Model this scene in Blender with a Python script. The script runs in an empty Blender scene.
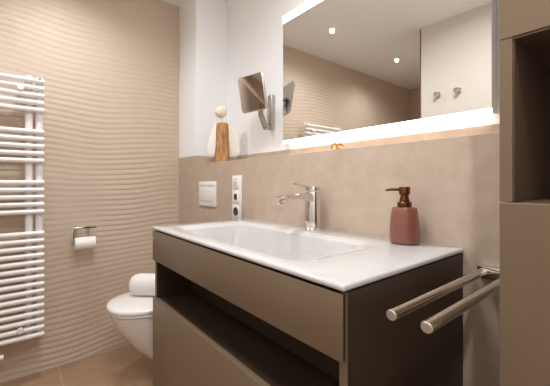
import bpy, bmesh, math, random
from mathutils import Vector, Matrix
C = bpy.context.scene
COL = C.collection
random.seed(4)

# ------------------------------------------------------------------ camera, world, exposure
cam_d = bpy.data.cameras.new('camera')
cam_d.sensor_width = 36.0
cam_d.lens = 320.29 / 550.0 * 36.0
cam_d.shift_y = -(193.0 - 183.52) / 550.0
cam_d.clip_start = 0.02
cam = bpy.data.objects.new('camera', cam_d)
COL.objects.link(cam)
YAW = 0.6829                                   # looks along (-cos, sin)
cam.location = (0.3212, -0.8654, 0.9923)
cam.rotation_euler = (math.pi/2, 0, math.pi/2 - YAW)
C.camera = cam

world = bpy.data.worlds.new('world'); C.world = world
world.use_nodes = True
world.node_tree.nodes['Background'].inputs[0].default_value = (1.0, 0.93, 0.86, 1)
world.node_tree.nodes['Background'].inputs[1].default_value = 0.3

C.view_settings.view_transform = 'Standard'
C.view_settings.look = 'None'
C.view_settings.gamma = 1.0
C.view_settings.use_curve_mapping = False
C.view_settings.exposure = 0.36
C.cycles.max_bounces = 14
C.cycles.diffuse_bounces = 8
C.cycles.glossy_bounces = 6
C.cycles.sample_clamp_indirect = 6.0
C.cycles.use_denoising = True

SPOT_W = 19.5          # watts of one recessed ceiling spot
LED_E = 3.6            # emission of the mirror's light strips
LAMP_COL = (.925, .96, 1.0)
FILL_W = 8.5          # watts of the added fill lamp

# ------------------------------------------------------------------ materials
def lin(c):
    return tuple((v/255/12.92 if v/255 <= .04045 else ((v/255+.055)/1.055)**2.4) for v in c) + (1.0,)

def mat(name, rgb, rough=.5, metal=0.0, spec=.5, coat=0.0, noise=None, bump=None, emit=0.0, aniso=0.0):
    """noise = (scale, amount, second colour); bump = (scale, strength)"""
    m = bpy.data.materials.new(name); m.use_nodes = True
    nt = m.node_tree; b = nt.nodes['Principled BSDF']
    b.inputs['Base Color'].default_value = lin(rgb)
    b.inputs['Roughness'].default_value = rough
    b.inputs['Metallic'].default_value = metal
    b.inputs['Specular IOR Level'].default_value = spec
    b.inputs['Coat Weight'].default_value = coat
    tc = nt.nodes.new('ShaderNodeTexCoord')
    if noise:
        n = nt.nodes.new('ShaderNodeTexNoise'); n.inputs['Scale'].default_value = noise[0]
        n.inputs['Detail'].default_value = 8; n.inputs['Roughness'].default_value = .65
        nt.links.new(tc.outputs['Object'], n.inputs['Vector'])
        r = nt.nodes.new('ShaderNodeValToRGB')
        r.color_ramp.elements[0].position = .5 - noise[1]; r.color_ramp.elements[1].position = .5 + noise[1]
        r.color_ramp.elements[0].color = lin(noise[2]); r.color_ramp.elements[1].color = lin(rgb)
        nt.links.new(n.outputs['Fac'], r.inputs['Fac'])
        nt.links.new(r.outputs['Color'], b.inputs['Base Color'])
    if bump:
        n2 = nt.nodes.new('ShaderNodeTexNoise'); n2.inputs['Scale'].default_value = bump[0]
        n2.inputs['Detail'].default_value = 6
        nt.links.new(tc.outputs['Object'], n2.inputs['Vector'])
        bp = nt.nodes.new('ShaderNodeBump'); bp.inputs['Strength'].default_value = bump[1]
        bp.inputs['Distance'].default_value = .002
        nt.links.new(n2.outputs['Fac'], bp.inputs['Height'])
        nt.links.new(bp.outputs['Normal'], b.inputs['Normal'])
    if emit:
        b.inputs['Emission Color'].default_value = lin(rgb); b.inputs['Emission Strength'].default_value = emit
    return m

def floor_mat():
    m = mat('floor_tiles', (172, 141, 112), .42, noise=(5, .28, (150, 121, 95)), bump=(60, .12))
    nt = m.node_tree; b = nt.nodes['Principled BSDF']
    tc = [n for n in nt.nodes if n.type == 'TEX_COORD'][0]
    mp = nt.nodes.new('ShaderNodeMapping'); mp.inputs['Location'].default_value = (0.35, 0.68, 0)
    nt.links.new(tc.outputs['Object'], mp.inputs['Vector'])
    br = nt.nodes.new('ShaderNodeTexBrick'); br.offset = 0.0
    br.inputs['Scale'].default_value = 1.0; br.inputs['Brick Width'].default_value = 1.2
    br.inputs['Row Height'].default_value = .6; br.inputs['Mortar Size'].default_value = .0022
    br.inputs['Mortar Smooth'].default_value = .2
    nt.links.new(mp.outputs['Vector'], br.inputs['Vector'])
    mx = nt.nodes.new('ShaderNodeMixRGB')
    src = b.inputs['Base Color'].links[0].from_socket
    nt.links.new(br.outputs['Fac'], mx.inputs['Fac'])
    nt.links.new(src, mx.inputs['Color1']); mx.inputs['Color2'].default_value = lin((190, 158, 128))
    nt.links.new(mx.outputs['Color'], b.inputs['Base Color'])
    return m

M = dict(
    paint=mat('white_paint', (243, 243, 243), .7, spec=.2, bump=(220, .05)),
    paint_cream=mat('cream_paint', (220, 212, 203), .6, spec=.2),
    ceiling=mat('ceiling_paint', (246, 246, 245), .8, spec=.15),
    wave=mat('wave_relief_tile', (208, 189, 170), .5, spec=.35, noise=(14, .3, (201, 182, 162))),
    stone=mat('beige_stone_tile', (197, 178, 160), .48, spec=.35, noise=(16, .2, (180, 160, 141)), bump=(90, .2)),
    floor=floor_mat(),
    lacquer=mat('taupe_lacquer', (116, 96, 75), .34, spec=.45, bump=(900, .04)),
    lacquer_shaded=mat('taupe_lacquer_shaded', (60, 46, 35), .45, spec=.35),  # the taupe lacquer again, with the shade on side and inside in its colour
    cabinet_in=mat('dark_brown_laminate', (92, 72, 58), .5, spec=.3),
    ceramic=mat('white_ceramic', (200, 198, 196), .12, spec=.5, coat=.4),
    porcelain=mat('toilet_porcelain', (240, 236, 232), .12, spec=.5, coat=.4),
    plastic=mat('white_plastic', (238, 233, 228), .35),
    grey_line=mat('grey_print', (150, 143, 138), .5),
    dark=mat('dark_plastic_and_shade', (58, 52, 48), .4),
    chrome=mat('chrome', (225, 222, 218), .07, metal=1),
    steel=mat('brushed_steel', (226, 222, 217), .11, metal=1),
    steel_end=mat('satin_steel_cap', (205, 192, 180), .4, metal=1),
    satin=mat('satin_chrome', (190, 184, 178), .33, metal=1),
    graphite=mat('graphite_metal', (92, 84, 76), .35, metal=1),
    mirror=mat('mirror_glass', (240, 238, 234), .0, metal=1),
    led=mat('led_diffuser', (255, 249, 241), .4, emit=LED_E),
    opal=mat('opal_glass', (255, 250, 244), .4, emit=1.0),
    spot=mat('spot_lens', (255, 240, 220), .4, emit=14),
    enamel=mat('white_enamel', (240, 235, 232), .25),
    paper=mat('toilet_paper', (244, 240, 235), .9, spec=.1, bump=(300, .2)),
    towel=mat('white_terry', (240, 235, 229), .95, spec=.05, bump=(420, .9)),
    wood=mat('olive_wood', (200, 150, 92), .55, noise=(26, .13, (132, 84, 42))),
    pale_wood=mat('pale_wood', (240, 226, 204), .6),
    wing=mat('white_feather_paint', (244, 238, 230), .7),
    gold=mat('gold_metal', (214, 164, 82), .25, metal=1),
    terracotta=mat('terracotta_glaze', (130, 80, 66), .2, spec=.5, coat=.3),
    bronze=mat('bronze_metal', (120, 78, 54), .3, metal=1),
    gap=mat('gap_shade_dark', (52, 42, 34), .6),
)
# the wood's grain runs up the block
for n in M['wood'].node_tree.nodes:
    if n.type == 'TEX_NOISE':
        mp = M['wood'].node_tree.nodes.new('ShaderNodeMapping'); mp.inputs['Scale'].default_value = (3.5, 3.5, .6)
        tcn = [q for q in M['wood'].node_tree.nodes if q.type == 'TEX_COORD'][0]
        M['wood'].node_tree.links.new(tcn.outputs['Object'], mp.inputs['Vector'])
        M['wood'].node_tree.links.new(mp.outputs['Vector'], n.inputs['Vector'])

# ------------------------------------------------------------------ mesh helpers (all in world coordinates)
def add_box(bm, a, b, bev=0.0, seg=2):
    a, b = [min(p, q) for p, q in zip(a, b)], [max(p, q) for p, q in zip(a, b)]
    r = bmesh.ops.create_cube(bm, size=1)
    for v in r['verts']:
        v.co = Vector([a[i] + (v.co[i] + .5) * (b[i] - a[i]) for i in range(3)])
    if bev:
        es = list({e for v in r['verts'] for e in v.link_edges})
        bmesh.ops.bevel(bm, geom=es, offset=bev, segments=seg, profile=.5, affect='EDGES')
    return bm

def frame_of(d):
    d = Vector(d).normalized()
    u = d.cross(Vector((0, 0, 1)))
    if u.length < 1e-4: u = Vector((1, 0, 0))
    u.normalize(); return u, d.cross(u).normalized() * -1

def add_rings(bm, rings, cap=True):
    vs = [[bm.verts.new(p) for p in r] for r in rings]
    n = len(vs[0])
    for i in range(len(vs) - 1):
        for j in range(n):
            bm.faces.new((vs[i][j], vs[i][(j+1) % n], vs[i+1][(j+1) % n], vs[i+1][j]))
    if cap:
        bm.faces.new(vs[0][::-1]); bm.faces.new(vs[-1])
    return bm

def add_cyl(bm, p, q, r, n=24, bev=0.0):
    p, q = Vector(p), Vector(q); d = (q - p).normalized(); u, v = frame_of(d)
    L = (q - p).length
    st = [(0, r - bev), (bev, r), (L - bev, r), (L, r - bev)] if bev else [(0, r), (L, r)]
    add_rings(bm, [[p + d*s + (u*math.cos(2*math.pi*k/n) + v*math.sin(2*math.pi*k/n))*rr for k in range(n)] for s, rr in st])
    return bm

def add_tube(bm, pts, r, n=16):
    pts = [Vector(p) for p in pts]; rings = []; u = None
    for i, p in enumerate(pts):
        d = (pts[min(i+1, len(pts)-1)] - pts[max(i-1, 0)]).normalized()
        if u is None: u, v = frame_of(d)
        else:
            u = (u - d*u.dot(d)).normalized()
        v = d.cross(u)
        rr = r[i] if isinstance(r, (list, tuple)) else r
        rings.append([p + (u*math.cos(2*math.pi*k/n) + v*math.sin(2*math.pi*k/n))*rr for k in range(n)])
    return add_rings(bm, rings)

def add_lathe(bm, c, prof, n=40, axis=(0, 0, 1)):
    """prof: list of (radius, height along the axis)"""
    c = Vector(c); d = Vector(axis).normalized(); u, v = frame_of(d)
    rings = [[c + d*h + (u*math.cos(2*math.pi*k/n) + v*math.sin(2*math.pi*k/n))*max(r, 1e-5) for k in range(n)] for r, h in prof]
    return add_rings(bm, rings)

def add_ball(bm, c, r, sub=3, sc=(1, 1, 1)):
    g = bmesh.ops.create_icosphere(bm, subdivisions=sub, radius=r)
    for v in g['verts']: v.co = Vector((v.co.x*sc[0], v.co.y*sc[1], v.co.z*sc[2])) + Vector(c)
    return bm

def add_torus(bm, c, R, r, axis, n=32, m=10):
    c = Vector(c); d = Vector(axis).normalized(); u, v = frame_of(d)
    rows = []
    for i in range(n):
        e = u*math.cos(2*math.pi*i/n) + v*math.sin(2*math.pi*i/n)
        rows.append([bm.verts.new(c + e*(R + r*math.cos(2*math.pi*j/m)) + d*r*math.sin(2*math.pi*j/m)) for j in range(m)])
    for i in range(n):
        for j in range(m):
            bm.faces.new((rows[i][j], rows[(i+1) % n][j], rows[(i+1) % n][(j+1) % m], rows[i][(j+1) % m]))
    return bm

def add_slab(bm, c, ax, up, w, h, t, corner, n=6, bulge=0.0):
    """rounded rectangle w x h centred at c in the plane (ax, up), thickness t along the normal ax x up"""
    c, ax, up = Vector(c), Vector(ax).normalized(), Vector(up).normalized(); nn = ax.cross(up)
    pts = []
    for sx, sy, a0 in ((1, 1, 0), (-1, 1, 90), (-1, -1, 180), (1, -1, 270)):
        for k in range(n + 1):
            a = math.radians(a0 + 90*k/n)
            x = sx*(w/2 - corner) + corner*math.cos(a); y = sy*(h/2 - corner) + corner*math.sin(a)
            if bulge:
                x *= 1 + bulge*(1 - (2*y/h)**2); y *= 1 + bulge*(1 - (2*x/(w*(1+bulge)))**2)
            pts.append((x, y))
    e = min(t*.3, .002)
    rings = []
    for s, k in ((-t/2, 1 - 2*e/w), (-t/2 + e, 1), (t/2 - e, 1), (t/2, 1 - 2*e/w)):
        rings.append([c + ax*x*k + up*y*k + nn*s for x, y in pts])
    return add_rings(bm, rings)

def B(): return bmesh.new()

def obj(name, bm, m, parent=None, smooth=True, label=None, angle=35):
    bmesh.ops.recalc_face_normals(bm, faces=bm.faces)
    root = parent
    off = Vector((0, 0, 0))
    while root is not None:
        off += Vector(root.location); root = root.parent
    me = bpy.data.meshes.new(name)
    if off.length: bmesh.ops.translate(bm, verts=bm.verts, vec=-off)
    bm.to_mesh(me); bm.free()
    me.materials.append(M[m] if isinstance(m, str) else m)
    if smooth:
        me.polygons.foreach_set('use_smooth', [True]*len(me.polygons))
        me.set_sharp_from_angle(angle=math.radians(angle))
    o = bpy.data.objects.new(name, me); COL.objects.link(o)
    if parent is not None: o.parent = parent
    if label: o['label'] = label
    return o

def thing(name, label, cat, loc, group=None):
    o = bpy.data.objects.new(name, None); COL.objects.link(o)
    o.location = loc; o.empty_display_size = .05
    return tag(o, label, cat, group)

def tag(o, label, cat, group=None):
    o['label'] = label; o['category'] = cat
    if group: o['group'] = group
    return o

def struct(name, bm, m, parent=None, smooth=False):
    o = obj(name, bm, m, parent, smooth)
    if parent is None: o['kind'] = 'structure'
    return o

# ------------------------------------------------------------------ the room
XW, YF, XR, YB, ZC = -1.774, -2.685, 0.72, 0.22, 2.19
YN = -1.227                       # the white wall behind the camera
ZL = 1.111                        # top of the tiled half wall
XC = -1.512                       # side of the corner pier
struct('floor', add_box(B(), (XW-.14, YF-.1, -.1), (XR+.1, YB+.1, 0)), 'floor')
struct('ceiling', add_box(B(), (XW-.14, YF-.1, ZC), (XR+.1, YB+.1, ZC+.1)), 'ceiling')

def wavy_wall():
    bm = B(); p = .031; A = .003
    ny, nz = 100, 720
    y0, y1 = YF, 0.0
    me_v = []
    for i in range(nz + 1):
        z = ZC*i/nz
        for j in range(ny + 1):
            y = y0 + (y1 - y0)*j/ny
            w = .015*math.sin(5.5*y - 1.2*z - .3) + .006*math.sin(9*y + 4*z + .7) + .0025*math.sin(17*y - 7*z)
            t = ((z + w)/p) % 1.0
            t = t/.3*.5 if t < .3 else .5 + (t - .3)/.7*.5
            h = A*(.72 + .38*math.sin(5.1*y + 3.3*z + 2*math.sin(2.3*z - 3*y))*math.sin(2.2*y - 4.1*z))*math.sin(math.pi*t)**.8
            me_v.append(bm.verts.new((XW - A*.6 + h, y, z)))
    st = ny + 1
    for i in range(nz):
        for j in range(ny):
            a = i*st + j
            bm.faces.new((me_v[a], me_v[a+1], me_v[a+st+1], me_v[a+st]))
    o = struct('wall_left', bm, 'wave', smooth=True)
    return o
wl = wavy_wall()
struct('wall_left_core', add_box(B(), (XW-.14, YF-.1, 0), (XW-.006, YB+.1, ZC)), 'paint')
struct('wall_back', add_box(B(), (XW, YB, 0), (XR+.1, YB+.1, ZC)), 'paint')
# tiled half wall with a ledge in front of the back wall
struct('wall_back_half', add_box(B(), (XC, 0, 0), (XR, YB, ZL), .0012, 1), 'stone')
# corner pier: stone tile below, paint above
bm = add_box(B(), (XW-.005, 0, 0), (XC, YB, 1.164))
struct('wall_back_pier', bm, 'stone')
struct('wall_back_pier_upper', add_box(B(), (XW-.005, .002, 1.164), (XC-.002, YB, ZC), .0015, 1), 'paint')
# tile upstand at the back of the ledge
struct('trim_1', add_box(B(), (XC, YB-.008, ZL), (XR, YB, 1.164)), 'stone')
struct('wall_right', add_box(B(), (XR, YF, 0), (XR+.1, YB, ZC)), 'paint')
struct('wall_front', add_box(B(), (-.889, YF, 0), (XR, YN, ZC), .002, 1), 'paint_cream')
struct('trim_2', add_box(B(), (-.899, YN-.05, 0), (-.8892, YN-.002, ZC)), 'lacquer')
struct('wall_front_far', add_box(B(), (XW-.14, YF-.1, 0), (-.889, YF, ZC)), 'stone')

# ------------------------------------------------------------------ vanity cabinet (hangs on the half wall)
VW, VD, VT, ST = .9, .465, .8322, .0108          # width, depth, top, visible slab thickness
ZB = .20
van = thing('vanity_cabinet', 'taupe lacquered vanity cabinet under the white washbasin, open shelf between two drawers', 'bathroom cabinet', (-.45, 0, ZB))
zt = VT - ST - .003
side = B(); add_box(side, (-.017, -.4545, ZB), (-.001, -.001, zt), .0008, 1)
obj('side_panel', side, 'lacquer_shaded', van)
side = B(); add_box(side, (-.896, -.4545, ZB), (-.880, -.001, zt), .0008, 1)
obj('side_panel', side, 'lacquer_shaded', van)
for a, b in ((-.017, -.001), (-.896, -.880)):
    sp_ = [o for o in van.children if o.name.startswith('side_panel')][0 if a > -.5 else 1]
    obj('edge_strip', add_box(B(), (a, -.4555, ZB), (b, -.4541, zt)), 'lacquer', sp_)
obj('back_panel', add_box(B(), (-.880, -.322, ZB), (-.017, -.308, .778)), 'lacquer_shaded', van)
obj('shelf', add_box(B(), (-.880, -.45, .552), (-.017, -.322, .566)), 'lacquer_shaded', van)
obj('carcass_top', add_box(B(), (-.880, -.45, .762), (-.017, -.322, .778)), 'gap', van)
obj('carcass_floor', add_box(B(), (-.880, -.45, ZB), (-.017, -.322, ZB+.016)), 'lacquer_shaded', van)
d1 = obj('drawer', add_box(B(), (-.899, -VD+.001, .7075), (-.0035, -.4617, zt-.0015), .0008, 2), 'lacquer', van)
bm = B()
add_slab(bm, (-.889, -.4642, .787), (1, 0, 0), (0, 0, 1), .005, .014, .0008, .0012)
obj('emblem', bm, 'steel_end', d1, label='small pale metal emblem on the drawer corner')
d2 = obj('drawer', add_box(B(), (-.897, -VD+.001, ZB), (-.0035, -.4617, .569), .0008, 2), 'lacquer', van)
for d_, a, b in ((d1, .709, zt-.003), (d2, ZB+.001, .5525)):
    obj('gap_shade_strip', add_box(B(), (-.897, -.4618, a), (-.0045, -.4557, b)), 'gap', d_, label='dark strip painted for the shade in the gap behind the front')  # dark strip stands in for the shade in the gap behind each front
# bevelled inner lip along the top of the lower drawer
obj('grip_edge', add_box(B(), (-.8795, -.4616, .553), (-.0175, -.4475, .5675)), 'lacquer', d2)

# ------------------------------------------------------------------ washbasin
def basin():
    bm = B()
    x0, x1, y0, y1 = -.9, 0.0, -VD, 0.0
    # outer outline and inner bowl outline as matching rings of N points
    N = 160
    def rrect(ax, bx, ay, by, r):
        cx, cy = (ax+bx)/2, (ay+by)/2; hx, hy = (bx-ax)/2, (by-ay)/2
        P = []
        # sample by angle on a superellipse-like rounded rectangle
        segs = [((hx, -hy+r), (hx, hy-r)), None, ((hx-r, hy), (-hx+r, hy)), None, ((-hx, hy-r), (-hx, -hy+r)), None, ((-hx+r, -hy), (hx-r, -hy)), None]
        cent = [(hx-r, hy-r, 0), (-hx+r, hy-r, 90), (-hx+r, -hy+r, 180), (hx-r, -hy+r, 270)]
        k = 0
        for i, s in enumerate(segs):
            if s:
                n = 10 if i in (0, 4) else 46
                for t in range(n):
                    u = t/n; P.append((cx + s[0][0]*(1-u)+s[1][0]*u, cy + s[0][1]*(1-u)+s[1][1]*u))
            else:
                c = cent[k]; k += 1
                for t in range(12):
                    a = math.radians(c[2] + 90*t/12); P.append((cx + c[0] + r*math.cos(a), cy + c[1] + r*math.sin(a)))
        return P
    o_lo = rrect(x0+.002, x1-.002, y0+.002, y1, .004)
    o_a = rrect(x0, x1, y0, y1, .005)
    o_b = rrect(x0+.004, x1-.004, y0+.004, y1-.004, .005)
    rings = [[(p[0], p[1], VT-ST) for p in o_lo], [(p[0], p[1], VT-ST+.002) for p in o_a], [(p[0], p[1], VT-.004) for p in o_a]]
    e = rrect(x0+.0015, x1-.0015, y0+.0015, y1-.0015, .005)
    rings.append([(p[0], p[1], VT-.0012) for p in e])
    rings.append([(p[0], p[1], VT) for p in o_b])
    # bowl: wide shallow basin, gently falling sides
    bx0, bx1, by0, by1 = -.845, -.14, -.425, -.105
    for ins, dz, r in ((0, 0, .05), (.005, .0005, .05), (.012, .0022, .05), (.022, .006, .05), (.037, .0145, .05), (.056, .028, .05), (.076, .041, .05), (.096, .050, .05), (.118, .0555, .045), (.14, .058, .03)):
        q = rrect(bx0+ins*1.3, bx1-ins*1.6, by0+ins*.75, by1-ins*.75, r)
        rings.append([(p[0], p[1], VT-dz*.8) for p in q])
    add_rings(bm, rings, cap=False)
    bm.verts.ensure_lookup_table()
    n = len(o_a)
    bm.faces.new([bm.verts[len(bm.verts)-n+i] for i in range(n)])
    # underside of the bowl, closed body inside the cabinet
    bm.faces.new([bm.verts[i] for i in range(n)][::-1])
    return bm
wb = obj('washbasin', basin(), 'ceramic', angle=50)
tag(wb, 'glossy white ceramic washbasin slab with a wide shallow bowl on the taupe vanity', 'washbasin')

# ------------------------------------------------------------------ faucet
FX, FY = -.469, -.05
fa = thing('faucet', 'chrome single lever basin faucet standing on the back rim of the washbasin', 'faucet', (FX, FY, VT))
bm = B()
add_lathe(bm, (FX, FY, VT), [(.031, 0), (.031, .003), (.0285, .006), (.0278, .02), (.0278, .128), (.0265, .131), (.0, .131)])
obj('body', bm, 'chrome', fa)
def loft_rect(bm, secs):
    """secs: (centre, half width x, half height) of a bar running along -y; rounded section"""
    rings = []
    for c, w, h, tilt in secs:
        R = []
        for k in range(20):
            a = 2*math.pi*k/20; ca, sa = math.cos(a), math.sin(a)
            px = w*math.copysign(abs(ca)**.45, ca); pz = h*math.copysign(abs(sa)**.45, sa)
            R.append((c[0]+px, c[1]+pz*math.sin(tilt), c[2]+pz*math.cos(tilt)))
        rings.append(R)
    return add_rings(bm, rings)
bm = loft_rect(B(), [((FX, FY-.005, VT+.108), .021, .015, 0), ((FX, FY-.03, VT+.112), .021, .0135, 0), ((FX, FY-.07, VT+.1165), .021, .0105, 0),
                     ((FX, FY-.11, VT+.1165), .021, .010, .1), ((FX, FY-.15, VT+.1105), .0205, .0095, .3), ((FX, FY-.170, VT+.105), .0195, .0095, .4)])
sp = obj('spout', bm, 'chrome', fa)
obj('aerator', add_cyl(B(), (FX, FY-.152, VT+.104), (FX, FY-.156, VT+.093), .011, 20, .001), 'steel', sp)
bm = B()
add_lathe(bm, (FX, FY, VT+.1325), [(.0265, 0), (.0278, .002), (.0278, .010), (.025, .0165), (0, .0175)])
loft_rect(bm, [((FX, FY+.004, VT+.140), .0185, .006, 0), ((FX, FY-.03, VT+.147), .017, .0035, 0), ((FX, FY-.06, VT+.1535), .014, .0025, 0), ((FX, FY-.09, VT+.159), .011, .002, 0)])
obj('lever', bm, 'chrome', fa)

# ------------------------------------------------------------------ soap dispenser
SX, SY = -.127, -.052
sd = thing('soap_dispenser', 'terracotta soap dispenser with a bronze pump on the right end of the washbasin', 'soap dispenser', (SX, SY, VT))
bm = add_lathe(B(), (SX, SY, VT+.0005), [(.033, 0), (.037, .002), (.0385, .008), (.0385, .03), (.0370, .055), (.0342, .080), (.0322, .092), (.030, .0962), (.02, .0975), (0, .0975)], 56)
obj('bottle', bm, 'terracotta', sd)
obj('collar', add_lathe(B(), (SX, SY, VT+.0975), [(.0175, 0), (.0182, .001), (.0182, .012), (.017, .0135), (0, .0135)]), 'bronze', sd)
bm = add_lathe(B(), (SX, SY, VT+.1108), [(.0125, 0), (.0135, .004), (.0105, .012), (.0105, .018), (.014, .022), (.0145, .038), (.0135, .0405), (0, .041)])
ph = obj('pump_head', bm, 'bronze', sd)
nd = Vector((-.70, -.71, 0)).normalized()
s0 = Vector((SX, SY, VT+.144))
obj('nozzle', add_tube(B(), [s0 + nd*.006, s0 + nd*.03, s0 + nd*.044 + Vector((0, 0, -.0006)), s0 + nd*.050 + Vector((0, 0, -.003))], [.0038, .0036, .0034, .003]), 'bronze', ph)

# ------------------------------------------------------------------ socket strip on the half wall
so = thing('socket_strip', 'white upright three-gang wall socket strip with dark square insert and round socket, beside the basin', 'wall socket', (-1.034, 0, .809))
bx = B(); add_box(bx, (-1.074, -.011, .806), (-.994, -.0003, 1.032), .003, 2)
obj('frame', bx, 'plastic', so)
sw = obj('rocker', add_box(B(), (-1.0615, -.0145, .967), (-1.0065, -.0108, 1.023), .0012), 'plastic', so)
bm = B()
for k, (w, z) in enumerate(((.034, 1.014), (.028, 1.0), (.03, .993), (.024, .986), (.03, .979))):
    add_box(bm, (-1.052, -.0149, z-.0011), (-1.052+w, -.0144, z+.0011))
obj('print_lines', bm, 'grey_line', sw)
ins = obj('insert', add_box(B(), (-1.0615, -.0145, .8965), (-1.0065, -.0108, .952), .0012), 'plastic', so)
obj('window', add_box(B(), (-1.050, -.0152, .912), (-1.023, -.0143, .941), .0006, 1), 'dark', ins)
bm = add_box(B(), (-1.0615, -.0145, .826), (-1.0065, -.0108, .8815), .0012)
sk = obj('socket_insert', bm, 'plastic', so)
bm = add_lathe(B(), (-1.034, -.0143, .8537), [(.0, .0), (.0215, 0), (.0215, .0012), (.0195, .0012), (.0185, .0003), (0, .0003)], 36, (0, -1, 0))
obj('socket_well_shade', bm, 'dark', sk)  # dark face paints in the shade of the white socket's recess

# ------------------------------------------------------------------ flush plate
fp = thing('flush_plate', 'white dual flush plate on the stone half wall above the toilet', 'flush plate', (-1.363, 0, .863))
obj('plate', add_box(B(), (-1.453, -.010, .863), (-1.247, -.0003, 1.004), .003, 2), 'plastic', fp)
obj('button', add_box(B(), (-1.439, -.0128, .978), (-1.261, -.0098, .994), .0012), 'plastic', fp)
obj('button', add_box(B(), (-1.439, -.0128, .892), (-1.261, -.0098, .974), .0012), 'plastic', fp)

# ------------------------------------------------------------------ angel figurine on the ledge
AX, AY = -1.312, .07
an = thing('angel_figurine', 'wooden angel figurine with white wings and ball head on the ledge left of the mirror', 'figurine', (AX, AY, ZL))
wax = Vector((.66, .75, 0)).normalized(); wn = Vector((wax.y, -wax.x, 0))   # wing axis, facing direction
base = Vector((AX, AY, ZL))
def blk(z, w, d, tw=0):
    return [base + wax*sx*w + wn*sy*d + Vector((0, 0, z)) for sx, sy in ((-.6, -1), (.6, -1), (1, -.5), (1, .5), (.6, 1), (-.6, 1), (-1, .5), (-1, -.5))]
bm = add_rings(B(), [blk(0, .040, .03), blk(.05, .039, .03), blk(.12, .036, .028), blk(.18, .034, .026), blk(.231, .032, .025)])
bmesh.ops.bevel(bm, geom=[e for e in bm.edges], offset=.002, segments=1, affect='EDGES')
obj('gown', bm, 'wood', an, label='block of grained brown wood')
bm = B(); add_cyl(bm, base + Vector((0, 0, .229)), base + Vector((0, 0, .262)), .005, 12)
add_ball(bm, base + Vector((0, 0, .2965)) - wax*.009, .0355, 4)
obj('head', bm, 'pale_wood', an, label='pale round wooden ball')
for s in (-1, 1):
    # feathered wing: outline in the (axis, z) plane, thickness along wn, scalloped lower rim
    out = [(.012, .225), (.022, .245), (.036, .243), (.052, .225), (.066, .19), (.078, .15), (.086, .11), (.090, .075), (.088, .05), (.082, .062), (.078, .036), (.071, .055), (.066, .028), (.058, .052), (.052, .034), (.046, .066), (.036, .12), (.022, .17)]
    bm = B()
    rings = []
    cen = Vector((.052, 0, .135))
    for t, k in ((-.005, .93), (-.0035, 1), (.0035, 1), (.005, .93)):
        R = []
        for a, z in out:
            a2 = cen.x + (a - cen.x)*k; z2 = cen.z + (z - cen.z)*k
            R.append(base + wax*s*a2*1.06 + Vector((0, 0, z2)) - wn*(.020 + .10*max(a2-.03, 0)) + wn*t)
        rings.append(R)
    add_rings(bm, rings)
    obj('wing', bm, 'wing', an)

# ------------------------------------------------------------------ gold trinket on the ledge
bm = B()
gx, gy = -.44, .045
gd = Vector((.63, .77, 0))
for s in (-1, 1):
    c = Vector((gx, gy, ZL + .0155)) + gd*s*.0095
    add_torus(bm, c, 1.2*.0085, .0032, (gd.y, -gd.x, .25*s), 24, 8)
    add_tube(bm, [c + Vector((0, 0, -.008)), c + gd*s*.004 + Vector((0, 0, -.0105)), c + gd*s*.009 + Vector((0, 0, -.011))], .0022, 8)
add_ball(bm, (gx, gy, ZL + .014), .0042, 2)
go = obj('gold_ornament', bm, 'gold')
tag(go, 'tiny gold bow-shaped ornament on the ledge beneath the lit wall mirror', 'ornament')

# ------------------------------------------------------------------ illuminated wall mirror
MX0, MX1, MZ0, MZ1, MYF = -.894, .007, 1.191, 1.827, .175
wm = thing('wall_mirror', 'large rectangular wall mirror with glowing strips along top and bottom above the basin', 'mirror', ((MX0+MX1)/2, YB, MZ0))
obj('housing', add_box(B(), (MX0+.001, MYF+.004, MZ0+.003), (MX1-.001, YB-.0005, MZ1-.001), .001, 1), 'enamel', wm)
obj('mirror_glass', add_box(B(), (MX0, MYF, MZ0+.0145), (MX1, MYF+.004, MZ1-.0385)), 'mirror', wm, smooth=False)
obj('light_strip', add_box(B(), (MX0, MYF, MZ1-.0383), (MX1, MYF+.004, MZ1)), 'led', wm, smooth=False, label='glowing white strip')
obj('light_strip', add_box(B(), (MX0, MYF, MZ0), (MX1, MYF+.004, MZ0+.0143)), 'led', wm, smooth=False, label='glowing white strip')
obj('under_light', add_box(B(), (MX0+.02, MYF+.008, MZ0-.001), (MX1-.01, YB-.008, MZ0+.003)), 'led', wm, smooth=False, label='glowing white strip')

# ------------------------------------------------------------------ swivel cosmetic mirror
cmr = thing('cosmetic_mirror', 'small square swivelling cosmetic mirror on a chrome wall arm left of the large mirror', 'mirror', (-1.032, YB, 1.284))
obj('wall_mount', add_box(B(), (-1.052, YB-.024, 1.284), (-1.012, YB-.0004, 1.468), .006, 3), 'satin', cmr)
fc = Vector((-1.004, .064, 1.447)); fax = Vector((.965, .262, .02)).normalized()
fup = Vector((0.02, -.19, 1)); fup = (fup - fax*fup.dot(fax)).normalized(); fn = fax.cross(fup)
# fn points to the viewer's side of the glass
bm = B()
add_box(bm, (-1.052, .165, 1.281), (-1.022, YB-.02, 1.303), .005)
pv = fc - fn*.018 + fax*.035 - fup*.02
add_tube(bm, [(-1.038, .176, 1.284), (-1.038, .172, 1.297), (-1.048, .150, 1.36), pv - fup*.02, pv + fup*.02], [.010, .0145, .0145, .0135, .010], 14)
obj('arm', bm, 'satin', cmr)
obj('pivot', add_cyl(B(), pv - fn*.011, pv + fn*.010, .012, 20, .002), 'graphite', cmr)
fr = obj('frame', add_slab(B(), fc - fn*.002, fax, fup, .160, .176, .010, .013, bulge=.05), 'satin', cmr)
obj('glass', add_slab(B(), fc + fn*.0045, fax, fup, .155, .171, .003, .0125, bulge=.05), 'mirror', cmr, label='mirror glass')

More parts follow.
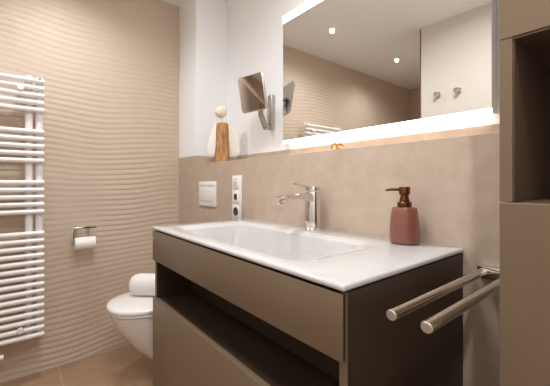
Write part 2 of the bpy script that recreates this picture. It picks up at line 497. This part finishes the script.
# ------------------------------------------------------------------ tall cabinet on the right
tx0, tx1, tyf, tzb = .1605, .600, -.300, .12
tc_ = thing('tall_cabinet', 'tall taupe wall cabinet with a dark open niche at the right of the photo', 'cabinet', ((tx0+tx1)/2, 0, tzb))
nz0, nz1 = .966, 1.207
bm = B()
for a, b in (((tx0, tyf+.020, tzb), (tx0+.0155, -.0005, ZC-.01)), ((tx1-.018, tyf+.020, tzb), (tx1, -.0005, ZC-.01))): add_box(bm, a, b)
add_box(bm, (tx0, tyf+.001, nz0-.001), (tx0+.0158, tyf+.022, nz1+.001)); add_box(bm, (tx1-.019, tyf+.001, nz0-.001), (tx1, tyf+.022, nz1+.001))
add_box(bm, (tx0+.018, tyf+.020, tzb), (tx1-.018, -.0005, tzb+.018)); add_box(bm, (tx0+.018, tyf+.020, ZC-.028), (tx1-.018, -.0005, ZC-.01))
obj('carcass', bm, 'lacquer', tc_)
bm = B()
add_box(bm, (tx0+.0185, tyf+.004, nz0-.018), (tx1-.0185, -.012, nz0-.001)); add_box(bm, (tx0+.0162, tyf+.0015, nz1-.0032), (tx1-.0185, -.012, nz1-.0006))
add_box(bm, (tx0+.0185, -.014, nz0-.001), (tx1-.0185, -.002, nz1+.001))
add_box(bm, (tx0+.0157, tyf+.004, nz0), (tx0+.018, -.014, nz1)); add_box(bm, (tx1-.0205, tyf+.006, nz0), (tx1-.0183, -.014, nz1))
obj('niche_lining', bm, 'cabinet_in', tc_, label='dark brown open niche')
obj('door', add_box(B(), (tx0, tyf, nz1), (tx1, tyf+.0195, ZC-.012), .001, 1), 'lacquer', tc_)
obj('door', add_box(B(), (tx0, tyf, tzb), (tx1, tyf+.0195, nz0-.002), .001, 1), 'lacquer', tc_)

# ------------------------------------------------------------------ double towel rail
tr = thing('towel_rail', 'brushed steel double towel rail reaching out between the vanity and the tall cabinet', 'towel rail', (.0785, 0, .76))
obj('bracket', add_box(B(), (.036, -.022, .772), (.122, -.0004, .800), .003, 2), 'chrome', tr)
for x in (.0485, .1035):
    b_ = obj('bar', add_cyl(B(), (x, -.411, .7875), (x, -.012, .7875), .009, 32, .0008), 'steel', tr)
    obj('end_cap', add_cyl(B(), (x, -.4124, .7875), (x, -.4108, .7875), .0076, 32, .0005), 'steel_end', b_, label='satin end disc')

# ------------------------------------------------------------------ towel radiator on the wavy wall
RX = -1.69
ra = thing('towel_radiator', 'white ladder towel radiator on the wavy tiled wall', 'radiator', (XW, -.98, .2))
ry1, ry0 = -.748, -1.24
pitch = (1.505 - .235)/35; zs = []; z = 1.505
for g, n in enumerate((5, 5, 5, 15)):
    for k in range(n):
        zs.append(z); z -= pitch
    z -= pitch*2
for z in zs:
    obj('rung', add_cyl(B(), (RX+.016, ry0-.004, z), (RX+.016, ry1, z), .0122, 14, .003), 'enamel', ra)
for y in (ry1-.019, ry1-.062, ry0+.019, ry0+.062):
    obj('upright', add_cyl(B(), (RX-.010, y, .215), (RX-.010, y, 1.53), .0165, 20, .003), 'enamel', ra)
for y in (ry1-.095, ry0+.095):
    for z in (1.459, .278):
        bm = B(); add_cyl(bm, (XW+.001, y, z), (RX+.022, y, z), .009, 16)
        add_cyl(bm, (RX+.020, y, z), (RX+.034, y, z), .0145, 20, .003)
        obj('wall_bracket', bm, 'enamel', ra)
bm = add_cyl(B(), (RX+.004, ry1-.019, 1.517), (RX+.03, ry1-.019, 1.517), .006, 14, .001)
obj('vent_plug', bm, 'steel', ra)
bm = B(); add_cyl(bm, (RX+.016, -.932, .215), (RX+.016, -.932, .150), .013, 20, .003)
add_cyl(bm, (RX+.016, -.932, .172), (XW+.002, -.932, .172), .009, 16)
add_cyl(bm, (RX+.016, -.932, .168), (RX+.016, -.905, .168), .012, 16, .002)
obj('valve', bm, 'enamel', ra)

# ------------------------------------------------------------------ toilet paper holder and roll
hx = -1.695
tp = thing('toilet_paper_holder', 'chrome toilet paper holder with an upper bar on the wavy wall', 'toilet paper holder', (XW, -.567, .66))
bm = B()
add_box(bm, (hx-.012, -.628, .746), (hx+.012, -.510, .757), .002)
obj('top_bar', bm, 'chrome', tp)
for y in (-.60, -.54):
    obj('wall_mount', add_cyl(B(), (XW+.001, y, .751), (hx-.008, y, .751), .008, 16), 'chrome', tp)
bm = B(); add_box(bm, (hx-.010, -.628, .655), (hx+.010, -.6185, .75), .002)
obj('side_arm', bm, 'chrome', tp)
bm = add_cyl(B(), (hx, -.622, .6665), (hx, -.508, .6665), .006, 16); add_cyl(bm, (hx, -.5135, .6665), (hx, -.506, .6665), .010, 20, .002)
obj('axle', bm, 'chrome', tp)
def roll():
    n = 40; bm = B(); rings = []
    for r, y in ((.0075, -.614), (.030, -.614), (.0325, -.6125), (.033, -.611), (.033, -.519), (.0325, -.5175), (.030, -.516), (.0075, -.516)):
        rings.append([(hx + r*math.cos(2*math.pi*k/n), y, .6665 + r*math.sin(2*math.pi*k/n)) for k in range(n)])
    rings.append(rings[0]); add_rings(bm, rings, cap=False)
    bmesh.ops.remove_doubles(bm, verts=bm.verts, dist=1e-6)
    # loose sheet end
    return bm
tr_ = obj('toilet_roll', roll(), 'paper')
tag(tr_, 'white toilet paper roll hanging in the chrome holder on the wavy wall', 'toilet paper')

# ------------------------------------------------------------------ wall-hung toilet
TX, DZ = -1.363, -.026
to = thing('toilet', 'white wall-hung toilet with closed lid beneath the flush plate', 'toilet', (TX, 0, .042))
def dshape(front, back, hw, z, n=48, pw=2.3):
    """D outline: straight back at y=back, round front at y=front"""
    P = []
    ymid = back - (back - front)*.42
    for k in range(n):
        a = math.pi*k/(n-1)
        ca, sa = math.cos(a), math.sin(a)
        P.append((TX + hw*math.copysign(abs(ca)**(2/pw), ca), ymid - (ymid - front)*abs(sa)**(2/pw), z))
    for k in range(1, 12):                       # left side to the back, along the back and forward again
        t = k/12
        P.append((TX - hw*(1 - .08*t), ymid + (back - ymid)*t, z))
    for k in range(9):
        P.append((TX - hw*.92 + hw*1.84*k/8, back, z))
    for k in range(11, 0, -1):
        t = k/12
        P.append((TX + hw*(1 - .08*t), ymid + (back - ymid)*t, z))
    return [(x, y, z + DZ) for x, y, z in P]
bm = B()
add_rings(bm, [dshape(-.235, -.0008, .095, .068), dshape(-.262, -.0008, .105, .075), dshape(-.305, -.0008, .118, .105), dshape(-.360, -.0008, .133, .155),
               dshape(-.412, -.0008, .148, .215), dshape(-.455, -.0008, .160, .275), dshape(-.488, -.0008, .169, .33), dshape(-.507, -.0008, .175, .375), dshape(-.512, -.0008, .177, .392), dshape(-.508, -.0008, .174, .396)])
obj('bowl', bm, 'porcelain', to, angle=60)
bm = add_rings(B(), [dshape(-.513, -.06, .176, .3975), dshape(-.519, -.055, .180, .400), dshape(-.519, -.055, .180, .408), dshape(-.515, -.058, .178, .410)])
obj('seat', bm, 'porcelain', to, angle=50)
bm = add_rings(B(), [dshape(-.516, -.058, .179, .4115), dshape(-.523, -.052, .183, .414), dshape(-.5245, -.052, .184, .422), dshape(-.520, -.054, .181, .430), dshape(-.508, -.06, .172, .435), dshape(-.45, -.09, .13, .439), dshape(-.36, -.14, .06, .440)])
obj('lid', bm, 'porcelain', to, angle=50)

# rolled towel on the lid
ta = Vector((.66, .75, 0)).normalized()
tb = Vector((-ta.y, ta.x, 0))
t0 = Vector((-1.438, -.392, .4705)); L = .25; R0 = .056
n = 56
bm = B(); rings = []
def spiral(k, rr):
    a = 2*math.pi*k/n
    wob = 1 + .02*math.sin(3*a + .5)
    return (tb*math.cos(a) + Vector((0, 0, 1))*math.sin(a)*.98)*rr*wob
for s, rr in ((.004, .010), (.001, .022), (.006, .028), (.0005, .034), (.005, .042), (.016, .050), (.038, R0), (.08, R0*1.01), (L*.5, R0), (L-.03, R0), (L-.012, .049), (L-.004, .042), (L, .034), (L-.005, .02), (L-.002, .008)):
    rings.append([t0 + ta*s + spiral(k, rr) for k in range(n)])
add_rings(bm, rings)
tw = obj('rolled_towel', bm, 'towel', angle=80)
tag(tw, 'white rolled terry towel lying on the closed toilet lid', 'towel')

# ------------------------------------------------------------------ recessed ceiling spots
def spot(x, y, label, k=1.0):
    t = thing('ceiling_spot', label, 'ceiling light', (x, y, ZC), 'recessed ceiling spots')
    bm = B(); add_torus(bm, (x, y, ZC-.001), .022, .004, (0, 0, 1), 32, 8)
    obj('ring', bm, 'enamel', t)
    obj('lens', add_cyl(B(), (x, y, ZC-.003), (x, y, ZC-.0005), .016, 28), 'spot', t)
    ld = bpy.data.lights.new('spot_light', 'SPOT'); ld.energy = SPOT_W*k; ld.spot_size = math.radians(154); ld.spot_blend = .95
    ld.shadow_soft_size = .014; ld.color = LAMP_COL
    lo = bpy.data.objects.new('spot_light', ld); COL.objects.link(lo); lo.parent = t; lo.location = (0, 0, -.012)
spot(-1.33, -.70, 'recessed ceiling spot over the toilet, upper one in the mirror')
spot(-1.33, -1.64, 'recessed ceiling spot farther from the mirror, lower one in the reflection')
spot(.40, -.80, 'added unseen fill spot in the ceiling in front of the tall cabinet', 1.8)  # extra spot, added out of view to brighten the cabinet side
# an unseen ceiling lamp added above the vanity front to brighten the room
lp = thing('added_fill_lamp', 'added unseen round fill lamp on the ceiling above the vanity front', 'ceiling light', (-.42, -.56, ZC))
obj('base', add_cyl(B(), (-.42, -.56, ZC-.02), (-.42, -.56, ZC-.0005), .17, 48, .003), 'enamel', lp)
obj('diffuser', add_lathe(B(), (-.42, -.56, ZC-.021), [(.165, 0), (.163, -.014), (.145, -.024), (.08, -.029), (0, -.03)], 48), 'opal', lp)
ld = bpy.data.lights.new('fill_light', 'AREA'); ld.shape = 'DISK'; ld.size = .32; ld.energy = FILL_W; ld.color = LAMP_COL
lo = bpy.data.objects.new('fill_light', ld); COL.objects.link(lo); lo.parent = lp; lo.location = (0, 0, -.056)

# ------------------------------------------------------------------ robe hooks on the white wall (seen in the mirror)
def hook(x, label):
    t = thing('robe_hook', label, 'hook', (x, YN, 1.65), 'robe hooks on the white wall')
    obj('wall_plate', add_lathe(B(), (x, YN+.0004, 1.65), [(.024, 0), (.024, .006), (.022, .008), (0, .008)], 28, (0, 1, 0)), 'chrome', t)
    obj('peg', add_lathe(B(), (x, YN+.008, 1.65), [(.008, 0), (.008, .022), (.016, .026), (.018, .032), (.016, .037), (0, .038)], 24, (0, 1, 0)), 'chrome', t)
hook(-.761, 'chrome robe hook on the white wall, the one nearer the corner')
hook(-.621, 'chrome robe hook on the white wall, the one farther from the corner')
